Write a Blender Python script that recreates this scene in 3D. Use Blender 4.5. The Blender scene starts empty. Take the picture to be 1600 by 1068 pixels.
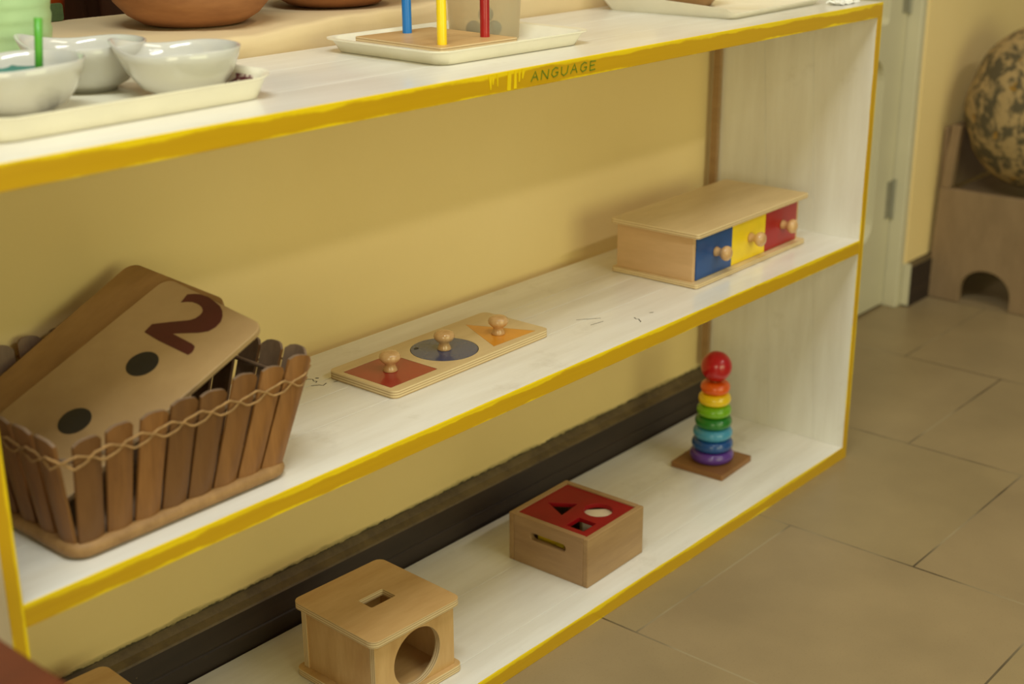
import bpy, bmesh, math, random
from mathutils import Vector, Matrix
PI = math.pi
random.seed(7)
SC = bpy.context.scene
COL = SC.collection

# ------------------------------------------------------------------ helpers
def srgb(r, g, b):
    def f(c):
        c /= 255.0
        return c / 12.92 if c <= 0.04045 else ((c + 0.055) / 1.055) ** 2.4
    return (f(r), f(g), f(b), 1.0)

def obj(name, bm, mats, parent=None, smooth=False, bevel=0.0, seg=2, angle=35, recalc=True):
    if recalc:
        bmesh.ops.recalc_face_normals(bm, faces=bm.faces[:])
    me = bpy.data.meshes.new(name)
    bm.to_mesh(me); bm.free()
    if not isinstance(mats, (list, tuple)): mats = [mats]
    for m in mats: me.materials.append(m)
    if smooth:
        for p in me.polygons: p.use_smooth = True
    o = bpy.data.objects.new(name, me); COL.objects.link(o)
    if parent is not None: o.parent = parent
    if bevel > 0:
        md = o.modifiers.new('bevel', 'BEVEL'); md.width = bevel; md.segments = seg
        md.limit_method = 'ANGLE'; md.angle_limit = math.radians(angle)
        md.harden_normals = False
    if smooth == 'auto' or (smooth and bevel == 0):
        pass
    return o

def auto_smooth(o, deg=35):
    me = o.data
    for p in me.polygons: p.use_smooth = True
    bm = bmesh.new(); bm.from_mesh(me)
    for e in bm.edges:
        if len(e.link_faces) == 2:
            e.smooth = e.calc_face_angle(0) < math.radians(deg)
        else: e.smooth = False
    bm.to_mesh(me); bm.free()
    return o

def tag(o, label=None, cat=None, group=None, kind=None):
    if label: o['label'] = label
    if cat: o['category'] = cat
    if group: o['group'] = group
    if kind: o['kind'] = kind
    return o

def thing(name, label, cat, loc=(0, 0, 0), rz=0.0, group=None):
    o = bpy.data.objects.new(name, None); COL.objects.link(o)
    o.empty_display_size = 0.05
    o.location = loc; o.rotation_euler = (0, 0, rz)
    return tag(o, label, cat, group)

def struct(name, bm, m, parent=None, **k):
    o = obj(name, bm, m, parent, **k)
    if parent is None: o['kind'] = 'structure'
    return o

def box(bm, x0, x1, y0, y1, z0, z1, mi=0):
    vs = [bm.verts.new(p) for p in ((x0,y0,z0),(x1,y0,z0),(x1,y1,z0),(x0,y1,z0),(x0,y0,z1),(x1,y0,z1),(x1,y1,z1),(x0,y1,z1))]
    for f in ((0,3,2,1),(4,5,6,7),(0,1,5,4),(1,2,6,5),(2,3,7,6),(3,0,4,7)):
        bm.faces.new([vs[i] for i in f]).material_index = mi
    return vs

def rrect(x0, x1, y0, y1, r, n=6):
    pts = []
    for cx, cy, a0 in ((x1-r,y1-r,0),(x0+r,y1-r,90),(x0+r,y0+r,180),(x1-r,y0+r,270)):
        for i in range(n+1):
            a = math.radians(a0 + 90*i/n); pts.append((cx+r*math.cos(a), cy+r*math.sin(a)))
    return pts

def circ(cx, cy, r, n=32):
    return [(cx+r*math.cos(2*PI*i/n), cy+r*math.sin(2*PI*i/n)) for i in range(n)]

def plate(bm, outer, holes, t0, t1, fn=None, mi=0, mi_side=None):
    """flat plate of polygon outer with holes; fn maps (a, b, t) to 3-D"""
    if fn is None: fn = lambda a, b, t: (a, b, t)
    if mi_side is None: mi_side = mi
    caps = []
    for t in (t0, t1):
        loops = []; edges = []
        for L in [outer] + list(holes):
            vs = [bm.verts.new(fn(a, b, t)) for a, b in L]
            es = [bm.edges.new((vs[i], vs[(i+1) % len(vs)])) for i in range(len(vs))]
            loops.append(vs); edges += es
        if holes:
            r = bmesh.ops.triangle_fill(bm, edges=edges, use_beauty=True, use_dissolve=False)
            for g in r['geom']:
                if isinstance(g, bmesh.types.BMFace): g.material_index = mi
        else:
            bm.faces.new(loops[0]).material_index = mi
        caps.append(loops)
    for A, B in zip(*caps):
        n = len(A)
        for i in range(n):
            f = bm.faces.new((A[i], A[(i+1) % n], B[(i+1) % n], B[i])); f.material_index = mi_side

def lathe(bm, prof, cx=0, cy=0, cz=0, n=40, mi=0, axis='z', deform=None):
    rings = []
    for r, z in prof:
        if r < 1e-6:
            p = (0, 0, z); ring = [p]
        else:
            ring = [(r*math.cos(2*PI*i/n), r*math.sin(2*PI*i/n), z) for i in range(n)]
        out = []
        for p in ring:
            if deform: p = deform(p)
            if axis == 'y': p = (p[0], -p[2], p[1])
            out.append(bm.verts.new((cx+p[0], cy+p[1], cz+p[2])))
        rings.append(out)
    for A, B in zip(rings, rings[1:]):
        if len(A) == 1 and len(B) == 1: continue
        for i in range(n):
            j = (i+1) % n
            if len(A) == 1: f = bm.faces.new((A[0], B[j], B[i]))
            elif len(B) == 1: f = bm.faces.new((A[i], A[j], B[0]))
            else: f = bm.faces.new((A[i], A[j], B[j], B[i]))
            f.material_index = mi

def tube(bm, pts, r, n=8, closed=False, cap=True):
    pts = [Vector(p) for p in pts]; N = len(pts); rings = []
    up = Vector((0, 0, 1))
    for i in range(N):
        a = pts[(i-1) % N] if (closed or i > 0) else pts[i]
        b = pts[(i+1) % N] if (closed or i < N-1) else pts[i]
        d = (b-a).normalized()
        s = d.cross(up)
        if s.length < 1e-3: s = d.cross(Vector((0, 1, 0)))
        s.normalize(); t = s.cross(d).normalized()
        rr = r[i] if isinstance(r, (list, tuple)) else r
        rings.append([bm.verts.new(pts[i] + s*rr*math.cos(2*PI*k/n) + t*rr*math.sin(2*PI*k/n)) for k in range(n)])
    m = N if closed else N-1
    for i in range(m):
        A, B = rings[i], rings[(i+1) % N]
        for k in range(n):
            bm.faces.new((A[k], A[(k+1) % n], B[(k+1) % n], B[k]))
    if not closed and cap:
        bm.faces.new(rings[0][::-1]); bm.faces.new(rings[-1])

def ribbon(bm, pts, w, fn, t=0.0004):
    """a painted stroke: thin raised ribbon along 2-D points; fn maps (a,b,h) to 3-D"""
    P = [Vector(p) for p in pts]; n = len(P); L = []; Rr = []
    for i in range(n):
        d = (P[min(i+1, n-1)] - P[max(i-1, 0)]).normalized(); q = Vector((-d.y, d.x))
        ww = w[i] if isinstance(w, (list, tuple)) else w
        L.append(P[i]+q*ww/2); Rr.append(P[i]-q*ww/2)
    T = [[bm.verts.new(fn(p.x, p.y, h)) for p in S] for S in (L, Rr) for h in (0.0, t)]
    l0, l1, r0, r1 = T
    for i in range(n-1):
        for a, b in ((l1, r1), (r0, l0), (l0, l1), (r1, r0)):
            bm.faces.new((a[i], a[i+1], b[i+1], b[i]))
    bm.faces.new((l0[0], l1[0], r1[0], r0[0])); bm.faces.new((l0[-1], r0[-1], r1[-1], l1[-1]))

# ------------------------------------------------------------------ materials
def mk(name):
    m = bpy.data.materials.new(name); m.use_nodes = True
    nt = m.node_tree; b = nt.nodes['Principled BSDF']
    return m, nt, b
def N(nt, t, **kw):
    n = nt.nodes.new(t)
    for k, v in kw.items():
        if hasattr(n, k): setattr(n, k, v)
        else: n.inputs[k].default_value = v
    return n
def coords(nt, scale=(1, 1, 1), kind='Object', loc=(0, 0, 0)):
    tc = nt.nodes.new('ShaderNodeTexCoord'); mp = nt.nodes.new('ShaderNodeMapping')
    mp.inputs['Scale'].default_value = scale; mp.inputs['Location'].default_value = loc
    nt.links.new(tc.outputs[kind], mp.inputs['Vector']); return mp.outputs['Vector']
def mixc(nt, fac, a, b):
    m = nt.nodes.new('ShaderNodeMix'); m.data_type = 'RGBA'
    for s, v in ((0, fac), (6, a), (7, b)):
        if isinstance(v, bpy.types.NodeSocket): nt.links.new(v, m.inputs[s])
        else: m.inputs[s].default_value = v
    return m.outputs[2]
def math_(nt, op, a, b=0.0, c=None):
    m = nt.nodes.new('ShaderNodeMath'); m.operation = op
    for i, v in enumerate((a, b) if c is None else (a, b, c)):
        if isinstance(v, bpy.types.NodeSocket): nt.links.new(v, m.inputs[i])
        else: m.inputs[i].default_value = v
    return m.outputs[0]
def ramp(nt, fac, lo, hi):
    r = nt.nodes.new('ShaderNodeMapRange'); r.inputs[1].default_value = lo; r.inputs[2].default_value = hi
    nt.links.new(fac, r.inputs[0]); return r.outputs[0]
def noise(nt, vec, scale, detail=4, rough=0.55):
    n = nt.nodes.new('ShaderNodeTexNoise'); n.inputs['Scale'].default_value = scale
    n.inputs['Detail'].default_value = detail; n.inputs['Roughness'].default_value = rough
    nt.links.new(vec, n.inputs['Vector']); return n.outputs['Fac']
def bump(nt, b, h, strength=0.3, dist=0.001):
    n = nt.nodes.new('ShaderNodeBump'); n.inputs['Strength'].default_value = strength; n.inputs['Distance'].default_value = dist
    nt.links.new(h, n.inputs['Height']); nt.links.new(n.outputs['Normal'], b.inputs['Normal'])

def plain(name, c, rough=0.5, var=0.06, scale=30, bmp=0.0, coat=0.0, spec=0.5):
    m, nt, b = mk(name)
    v = coords(nt); f = noise(nt, v, scale)
    d = tuple(x*(1-var*2) for x in c[:3]) + (1,); l = tuple(min(1, x*(1+var)) for x in c[:3]) + (1,)
    nt.links.new(mixc(nt, ramp(nt, f, .3, .7), d, l), b.inputs['Base Color'])
    b.inputs['Roughness'].default_value = rough; b.inputs['Coat Weight'].default_value = coat
    b.inputs['Specular IOR Level'].default_value = spec
    if bmp: bump(nt, b, noise(nt, v, scale*4), bmp)
    return m

def wood(name, c1, c2, scale=(60, 6, 60), rough=0.45, coat=0.0, ring=0.0, rnd=False):
    m, nt, b = mk(name)
    v = coords(nt, scale)
    f = noise(nt, v, 1.0, 6, .6)
    v2 = coords(nt, tuple(s*5 for s in scale)); f2 = noise(nt, v2, 1.0, 3)
    k = math_(nt, 'ADD', math_(nt, 'MULTIPLY', f, .8), math_(nt, 'MULTIPLY', f2, .2))
    col = mixc(nt, ramp(nt, k, .32, .68), c1, c2)
    if rnd:
        oi = nt.nodes.new('ShaderNodeObjectInfo')
        col = mixc(nt, math_(nt, 'MULTIPLY', oi.outputs['Random'], .7), col, tuple(x*.45 for x in c1[:3])+(1,))
    nt.links.new(col, b.inputs['Base Color'])
    b.inputs['Roughness'].default_value = rough; b.inputs['Coat Weight'].default_value = coat
    bump(nt, b, f2, .15, .0006)
    return m

def ply_edge(name, axis):
    """pale layered plywood edge, bands across the given object axis"""
    m, nt, b = mk(name)
    tc = nt.nodes.new('ShaderNodeTexCoord'); sp = nt.nodes.new('ShaderNodeSeparateXYZ')
    nt.links.new(tc.outputs['Object'], sp.inputs[0])
    s = math_(nt, 'SINE', math_(nt, 'MULTIPLY', sp.outputs[axis], 2*PI/0.0031))
    f = noise(nt, coords(nt, (90, 90, 90)), 1.0)
    k = ramp(nt, math_(nt, 'ADD', s, math_(nt, 'MULTIPLY', f, .4)), .2, 1.0)
    nt.links.new(mixc(nt, k, srgb(222, 198, 152), srgb(176, 144, 100)), b.inputs['Base Color'])
    b.inputs['Roughness'].default_value = .6
    return m

def painted(name, axis, length_axis, half_front=0.0):
    """old white gloss paint with a hand-painted yellow front edge; yellow wraps a little round the edge"""
    m, nt, b = mk(name)
    tc = nt.nodes.new('ShaderNodeTexCoord'); sp = nt.nodes.new('ShaderNodeSeparateXYZ')
    nt.links.new(tc.outputs['Object'], sp.inputs[0])
    gs = nt.nodes.new('ShaderNodeSeparateXYZ'); nt.links.new(tc.outputs['Generated'], gs.inputs[0])
    sc = [26, 26, 26]; sc[length_axis] = 3
    strk = noise(nt, coords(nt, tuple(sc)), 1.0, 6, .65)
    sc2 = [160, 160, 160]; sc2[length_axis] = 5
    fine = noise(nt, coords(nt, tuple(sc2)), 1.0, 3, .6)
    wob = noise(nt, coords(nt, (14, 14, 14)), 1.0, 4, .7)
    white = mixc(nt, ramp(nt, strk, .3, .7), srgb(222, 216, 203), srgb(240, 237, 228))
    dirt = ramp(nt, noise(nt, coords(nt, (9, 9, 9)), 1.0, 6, .7), .60, .74)
    white = mixc(nt, math_(nt, 'MULTIPLY', dirt, .35), white, srgb(176, 166, 146))
    # yellow: thicker bright bands along both edges, thinner mustard coat between
    d = math_(nt, 'ABSOLUTE', math_(nt, 'SUBTRACT', gs.outputs[axis], .42))
    big = noise(nt, coords(nt, (7, 7, 7)), 1.0, 5, .6)
    e = math_(nt, 'ADD', d, math_(nt, 'MULTIPLY', math_(nt, 'SUBTRACT', strk, .5), .5))
    e = math_(nt, 'ADD', e, math_(nt, 'MULTIPLY', math_(nt, 'SUBTRACT', big, .5), .9))
    yel = mixc(nt, ramp(nt, e, .36, .46), srgb(200, 156, 0), srgb(240, 208, 0))
    yel = mixc(nt, math_(nt, 'MULTIPLY', ramp(nt, fine, .45, .75), .3), yel, srgb(184, 138, 0))
    edge = math_(nt, 'ADD', sp.outputs[1], math_(nt, 'MULTIPLY', math_(nt, 'SUBTRACT', wob, .5), -.003))
    k = math_(nt, 'LESS_THAN', edge, half_front + .0014)
    nt.links.new(mixc(nt, k, white, yel), b.inputs['Base Color'])
    b.inputs['Roughness'].default_value = .32
    b.inputs['Coat Weight'].default_value = .35; b.inputs['Coat Roughness'].default_value = .12
    bump(nt, b, math_(nt, 'ADD', fine, math_(nt, 'MULTIPLY', strk, .6)), .22, .0008)
    return m

M = {}
M['board'] = painted('white_yellow_board_paint', 2, 0)
M['panel'] = painted('white_yellow_panel_paint', 0, 2)
M['yellow_bright'] = plain('bright_yellow_paint', srgb(238, 204, 2), .35)
M['green_ink'] = plain('green_marker_ink', srgb(112, 128, 8), .6)
M['black_ink'] = plain('dark_pen_line', srgb(70, 62, 48), .7)
M['birch'] = wood('birch_plywood', srgb(192, 150, 94), srgb(210, 172, 116), (9, 45, 45), .42)
M['case'] = wood('birch_case', srgb(196, 158, 112), srgb(212, 174, 128), (45, 9, 45), .42)
M['birch_v'] = wood('birch_plywood_upright', srgb(190, 148, 92), srgb(210, 172, 116), (45, 45, 9), .42)
M['birch_pale'] = wood('pale_birch', srgb(206, 178, 128), srgb(222, 196, 148), (8, 40, 40), .4)
M['plyz'] = ply_edge('plywood_edge_flat', 2)
M['plyy'] = ply_edge('plywood_edge_upright', 1)
M['beech'] = wood('beech_wood', srgb(150, 116, 76), srgb(172, 138, 94), (8, 40, 60), .4)
M['beech_y'] = wood('beech_wood_side', srgb(148, 114, 78), srgb(170, 136, 96), (40, 8, 60), .4)
M['knob'] = wood('knob_wood', srgb(190, 146, 94), srgb(214, 174, 122), (120, 120, 40), .25, .4)
M['red'] = plain('red_paint', srgb(164, 12, 18), .35, .05, coat=.2)
M['blue'] = plain('blue_paint', srgb(20, 74, 140), .35, .05, coat=.2)
M['yellow'] = plain('yellow_paint', srgb(246, 212, 20), .35, .05, coat=.2)
M['white_pl'] = plain('cream_plastic', srgb(238, 231, 208), .3, .02, coat=.3)
M['porcelain'] = plain('white_porcelain', srgb(206, 203, 193), .12, .01, coat=.5)
M['terracotta'] = wood('terracotta', srgb(138, 88, 50), srgb(166, 112, 68), (14, 14, 60), .75)
M['bamboo'] = wood('bamboo_outer', srgb(124, 80, 38), srgb(158, 108, 56), (90, 90, 7), .5, rnd=True)
M['bamboo_in'] = wood('bamboo_inner', srgb(108, 86, 66), srgb(132, 106, 82), (90, 90, 8), .7)
M['cane'] = wood('cane_rim', srgb(134, 98, 56), srgb(170, 130, 80), (40, 40, 40), .6)
M['cord'] = plain('raffia_cord', srgb(164, 126, 78), .8, .15, 150, .3)
M['cardwood'] = wood('worn_hardboard', srgb(166, 134, 90), srgb(188, 156, 110), (7, 7, 20), .5)
M['cardwood2'] = wood('brown_hardboard', srgb(136, 98, 52), srgb(172, 132, 82), (16, 6, 20), .5)
M['maroon'] = plain('maroon_paint', srgb(84, 34, 26), .5)
M['black'] = plain('black_paint', srgb(36, 33, 30), .5)

# wall plaster
def plaster(name, c1, c2, grime=True, rough=.75):
    m, nt, b = mk(name)
    v = coords(nt, kind='Object')
    f = noise(nt, v, 2.2, 5); f2 = noise(nt, v, 90, 4)
    col = mixc(nt, ramp(nt, f, .3, .7), c1, c2)
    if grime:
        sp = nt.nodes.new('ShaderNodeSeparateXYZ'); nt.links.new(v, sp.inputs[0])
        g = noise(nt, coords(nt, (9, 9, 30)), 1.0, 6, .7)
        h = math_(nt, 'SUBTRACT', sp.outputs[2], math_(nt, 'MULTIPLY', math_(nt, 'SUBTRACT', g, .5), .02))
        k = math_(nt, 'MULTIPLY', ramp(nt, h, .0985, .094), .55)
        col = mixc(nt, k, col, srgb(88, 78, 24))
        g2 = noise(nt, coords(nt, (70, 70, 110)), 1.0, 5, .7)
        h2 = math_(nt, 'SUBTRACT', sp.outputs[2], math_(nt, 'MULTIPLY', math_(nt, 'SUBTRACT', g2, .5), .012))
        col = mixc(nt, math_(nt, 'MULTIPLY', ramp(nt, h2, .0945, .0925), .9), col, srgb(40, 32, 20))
    nt.links.new(col, b.inputs['Base Color'])
    b.inputs['Roughness'].default_value = rough
    bump(nt, b, math_(nt, 'ADD', f2, math_(nt, 'MULTIPLY', noise(nt, v, 14, 3), 2.0)), .25, .0012)
    return m
M['wall'] = plaster('cream_yellow_wall_paint', srgb(234, 206, 141), srgb(240, 213, 151))
M['sill'] = plaster('plastered_sill', srgb(214, 188, 142), srgb(224, 200, 156), False)
M['door'] = plain('off_white_door_paint', srgb(204, 196, 164), .4, .03, 6)
M['metal'] = plain('hinge_steel', srgb(150, 146, 126), .5); M['metal'].node_tree.nodes['Principled BSDF'].inputs['Metallic'].default_value = .3

def baseboard_mat():
    m, nt, b = mk('dark_baseboard')
    v = coords(nt); geo = nt.nodes.new('ShaderNodeNewGeometry')
    sp = nt.nodes.new('ShaderNodeSeparateXYZ'); nt.links.new(v, sp.inputs[0])
    base = mixc(nt, ramp(nt, noise(nt, coords(nt, (4, 40, 60)), 1.0, 5), .3, .7), srgb(40, 29, 22), srgb(52, 39, 30))
    chips = ramp(nt, noise(nt, coords(nt, (30, 60, 60)), 1.0, 6, .75), .70, .72)
    base = mixc(nt, math_(nt, 'MULTIPLY', chips, .8), base, srgb(150, 122, 92))
    sn = nt.nodes.new('ShaderNodeSeparateXYZ'); nt.links.new(geo.outputs['Normal'], sn.inputs[0])
    dust = math_(nt, 'MULTIPLY', math_(nt, 'MULTIPLY', ramp(nt, sn.outputs[2], .3, .7), ramp(nt, sp.outputs[2], .06, .07)), ramp(nt, noise(nt, v, 28, 6, .7), .15, .6))
    base = mixc(nt, math_(nt, 'MULTIPLY', dust, .75), base, srgb(112, 94, 60))
    nt.links.new(base, b.inputs['Base Color']); b.inputs['Roughness'].default_value = .55
    bump(nt, b, noise(nt, v, 120, 4), .2, .0008)
    return m
M['baseboard'] = baseboard_mat()

def tile_mat():
    m, nt, b = mk('beige_floor_tile')
    tc = nt.nodes.new('ShaderNodeTexCoord'); sp = nt.nodes.new('ShaderNodeSeparateXYZ'); nt.links.new(tc.outputs['Object'], sp.inputs[0])
    cb = nt.nodes.new('ShaderNodeCombineXYZ')
    nt.links.new(math_(nt, 'ADD', sp.outputs[1], .0557+.1996+3.992), cb.inputs[0])
    nt.links.new(math_(nt, 'SUBTRACT', sp.outputs[0], .8209-.3992*20), cb.inputs[1])
    br = nt.nodes.new('ShaderNodeTexBrick'); br.offset = .5; br.offset_frequency = 2; br.squash = 1
    br.inputs['Scale'].default_value = 1; br.inputs['Mortar Size'].default_value = .0016; br.inputs['Mortar Smooth'].default_value = .1
    br.inputs['Brick Width'].default_value = .3992; br.inputs['Row Height'].default_value = .3992
    br.inputs['Color1'].default_value = srgb(152, 134, 94); br.inputs['Color2'].default_value = srgb(154, 132, 100)
    nt.links.new(cb.outputs[0], br.inputs['Vector'])
    v = coords(nt); f = noise(nt, v, 5, 5); sp2 = noise(nt, v, 380, 2)
    g = noise(nt, v, 3.2, 3)
    gro = mixc(nt, ramp(nt, g, .42, .58), srgb(60, 48, 36), srgb(158, 142, 110))
    c = mixc(nt, ramp(nt, f, .35, .7), (.86, .86, .86, 1), (1.05, 1.05, 1.05, 1))
    mm = nt.nodes.new('ShaderNodeMix'); mm.data_type = 'RGBA'; mm.blend_type = 'MULTIPLY'; mm.inputs[0].default_value = 1
    nt.links.new(br.outputs['Color'], mm.inputs[6]); nt.links.new(c, mm.inputs[7])
    c2 = mixc(nt, math_(nt, 'MULTIPLY', ramp(nt, sp2, .58, .75), .3), mm.outputs[2], srgb(110, 88, 62))
    col = mixc(nt, br.outputs['Fac'], c2, gro)
    nt.links.new(col, b.inputs['Base Color'])
    b.inputs['Roughness'].default_value = .38
    bump(nt, b, math_(nt, 'ADD', math_(nt, 'MULTIPLY', br.outputs['Fac'], -2.0), math_(nt, 'MULTIPLY', noise(nt, v, 60, 3), .25)), .2, .001)
    return m
M['tile'] = tile_mat()

def fabric_mat():
    m, nt, b = mk('leaf_print_fabric')
    v = coords(nt)
    w = noise(nt, v, 9, 3)
    mp = nt.nodes.new('ShaderNodeVectorMath'); mp.operation = 'ADD'
    cmb = nt.nodes.new('ShaderNodeCombineXYZ')
    for i in range(3): nt.links.new(math_(nt, 'MULTIPLY', w, .09), cmb.inputs[i])
    nt.links.new(v, mp.inputs[0]); nt.links.new(cmb.outputs[0], mp.inputs[1])
    n1_ = noise(nt, mp.outputs[0], 38, 5, .62); n2_ = noise(nt, mp.outputs[0], 20, 3, .5)
    k = math_(nt, 'MULTIPLY', ramp(nt, n1_, .43, .53), ramp(nt, n2_, .34, .46))
    c = mixc(nt, k, srgb(164, 138, 92), srgb(84, 74, 50))
    yl = ramp(nt, noise(nt, coords(nt, (24, 24, 24), loc=(3, 1, 2)), 1.0, 2), .68, .72)
    c = mixc(nt, math_(nt, 'MULTIPLY', yl, .8), c, srgb(150, 108, 24))
    nt.links.new(c, b.inputs['Base Color']); b.inputs['Roughness'].default_value = .9
    bump(nt, b, noise(nt, v, 300, 2), .2, .001)
    return m
M['fabric'] = fabric_mat()
M['chairwood'] = wood('weathered_chair_wood', srgb(128, 104, 74), srgb(146, 120, 88), (20, 20, 8), .6)
M['redbrown'] = wood('red_brown_varnish', srgb(84, 36, 15), srgb(104, 48, 22), (8, 40, 40), .5)
M['mint'] = plain('mint_plastic', srgb(176, 206, 152), .4, .03)
M['greenboard'] = plain('dark_green_board', srgb(66, 84, 44), .8, .1, 200)
M['darkwood'] = wood('dark_brown_cabinet', srgb(70, 36, 16), srgb(104, 56, 28), (30, 30, 4), .5)
M['orange'] = plain('orange_plastic', srgb(220, 90, 14), .5)
def tub_mat():
    m, nt, b = mk('frosted_plastic')
    b.inputs['Base Color'].default_value = srgb(238, 230, 210); b.inputs['Roughness'].default_value = .3
    tl = nt.nodes.new('ShaderNodeBsdfTranslucent'); tl.inputs[0].default_value = srgb(246, 240, 224)
    tp = nt.nodes.new('ShaderNodeBsdfTransparent'); tp.inputs[0].default_value = srgb(246, 240, 226)
    m1 = nt.nodes.new('ShaderNodeMixShader'); m1.inputs[0].default_value = .42; nt.links.new(b.outputs[0], m1.inputs[1]); nt.links.new(tl.outputs[0], m1.inputs[2])
    m2 = nt.nodes.new('ShaderNodeMixShader'); m2.inputs[0].default_value = .60; nt.links.new(m1.outputs[0], m2.inputs[1]); nt.links.new(tp.outputs[0], m2.inputs[2])
    nt.links.new(m2.outputs[0], nt.nodes['Material Output'].inputs['Surface'])
    return m
M['frost'] = tub_mat()

# ------------------------------------------------------------------ the setting
WY = .295           # wall face behind the shelf
bm = bmesh.new()
vs = [bm.verts.new(p) for p in ((-2.5, -3.2, 0), (4.5, -3.2, 0), (4.5, WY+.3, 0), (-2.5, WY+.3, 0))]
bm.faces.new(vs); struct('floor', bm, M['tile'])

bm = bmesh.new()    # back wall with the hatch above the sill and the doorway
T0, T1 = WY, .5925
box(bm, -2.5, 1.60, T0, T1, 0, .742)
box(bm, -2.5, -.55, T0, T1, .742, 2.6)
box(bm, 1.22, 1.60, T0, T1, .742, 2.6)
box(bm, -.55, 1.22, T0, T1, 1.75, 2.6)
box(bm, 1.60, 2.315, T0, T1, 2.05, 2.6)
box(bm, 2.315, 4.5, T0, T1, 0, 2.6)
struct('wall_back', bm, M['wall'])

bm = bmesh.new()    # plastered sill slab, slightly uneven
nx, prof = 60, [(.299, .742), (.2985, .756), (.2975, .766), (.2982, .7765), (.3020, .7795), (.312, .7800), (.36, .7785), (.59, .776), (.5925, .774), (.5925, .742)]
rows = []
for i in range(nx+1):
    x = -.55 + 1.77*i/nx
    lift = -.007+.012*max(0, min(1, (x-.48)/.25)) + .0012*math.sin(x*31) + .001*math.sin(x*77)
    rows.append([bm.verts.new((x, y+.0012*math.sin(x*53+z*300), z+(lift if z > .76 and y < .33 else 0))) for y, z in prof])
for A, B in zip(rows, rows[1:]):
    for k in range(len(prof)-1): bm.faces.new((A[k], A[k+1], B[k+1], B[k]))
bm.faces.new(rows[0]); bm.faces.new(rows[-1][::-1])
s = struct('trim_1', bm, M['sill'], smooth=True)

def base_prof(x0, x1, y0, y1, zf, zb, name):
    bm = bmesh.new()
    pr = [(y0, 0), (y0, .044), (y0+.0018, .0455), (y0+.0018, .047), (y0, .0485), (y0, zf-.002), (y0+.002, zf), (y0+.012, zf+.004), (y1, zb), (y1, 0)]
    A = [bm.verts.new((x0, y, z)) for y, z in pr]; B = [bm.verts.new((x1, y, z)) for y, z in pr]
    n = len(pr)
    for k in range(n): bm.faces.new((A[k], A[(k+1) % n], B[(k+1) % n], B[k]))
    bm.faces.new(A); bm.faces.new(B[::-1])
    return struct(name, bm, M['baseboard'])
base_prof(-2.5, 1.60, .274, WY+.001, .080, .092, 'baseboard_back')
bb = base_prof(2.318, 4.5, .281, WY+.001, .094, .100, 'baseboard_right')
bm = bmesh.new(); box(bm, 2.3140, 2.3178, .282, WY+.004, .004, .099)
obj('end_cap', bm, M['door'], bb)

# panelled door in the same wall
dy = .33
bm = bmesh.new()
def door_panel(x0, x1, z0, z1, arch=False):
    P = rrect(x0, x1, z0, z1, .012, 3)
    return P
P1, P2 = rrect(1.72, 2.205, .165, .56, .05, 6), rrect(1.72, 2.205, .628, 1.85, .012, 3)
plate(bm, rrect(1.625, 2.287, .006, 2.03, .002, 1), [P1, P2], dy, dy+.038, lambda a, b, t: (a, t, b))
d = struct('door_1', bm, M['door'], bevel=.004)
for (x0, x1, z0, z1, r) in ((1.715, 2.21, .16, .565, .05), (1.715, 2.21, .623, 1.855, .012)):
    bm = bmesh.new()
    plate(bm, rrect(x0, x1, z0, z1, r, 6), [], dy+.014, dy+.03, lambda a, b, t: (a, t, b))
    plate(bm, rrect(x0+.045, x1-.045, z0+.045, z1-.045, r, 6), [], dy+.007, dy+.016, lambda a, b, t: (a, t, b))
    obj('door_panel', bm, M['door'], d, bevel=.004)
for z0 in (.205, .645):
    bm = bmesh.new()
    box(bm, 2.262, 2.287, dy-.0015, dy+.001, z0, z0+.082)
    lathe(bm, [(0, z0-.003), (.005, z0-.003), (.005, z0+.085), (0, z0+.085)], 2.289, dy-.003, 0, 12)
    obj('hinge', bm, M['metal'], d)
bm = bmesh.new(); box(bm, 1.60, 1.625, WY+.004, .42, 0, 2.05); box(bm, 2.29, 2.315, WY+.004, .42, 0, 2.05); box(bm, 1.625, 2.29, WY+.004, .42, 2.035, 2.05)
struct('trim_2', bm, M['door'], bevel=.003)

# ------------------------------------------------------------------ the shelf unit
W, D, TP = 1.50, .270, .0135
ZM, ZT, TB = .3821, .7513, .0220
sh = thing('toy_shelf', 'long low white painted shelf unit with yellow front edges along the wall', 'shelf')
def board(z1, ysplit, x0=TP, x1=W-TP, back=D, t=TB):
    bm = bmesh.new()
    ys = [0] + ysplit + [back]
    for k, (a, b_) in enumerate(zip(ys, ys[1:])):
        box(bm, x0, x1, a+(.00012 if k else 0), b_-(.00012 if k < len(ys)-2 else 0), z1-t, z1)
    return obj('shelf_board', bm, M['board'], sh, bevel=.0006)
b_low = board(.022, [.045, .158]); b_mid = board(ZM, [.094, .158, .1955]); b_top = board(ZT, [.085, .195], back=.2935, x0=0, x1=W)
for x0 in (0, W-TP):
    bm = bmesh.new()
    zt = ZT-TB
    for k, (a, b_) in enumerate(((0, .0885), (.0885, .176), (.176, D))):
        v = box(bm, x0, x0+TP, a+(.00015 if k else 0), b_-(.00015 if k < 2 else 0), 0, zt)
        for q in v:                                  # the plank joint runs a little out of plumb
            if k < 2 and abs(q.co.y-b_) < .001 or k > 0 and abs(q.co.y-a) < .001: q.co.y += (q.co.z-.45)*.075
    obj('side_panel', bm, M['panel'], sh, bevel=.0006)
for x0 in (.0135, W-TP-.008):
    bm = bmesh.new(); box(bm, x0, x0+.008, D, .2830, .105, ZT-TB)
    obj('batten', bm, M['beech_y'], sh, bevel=.001)
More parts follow.
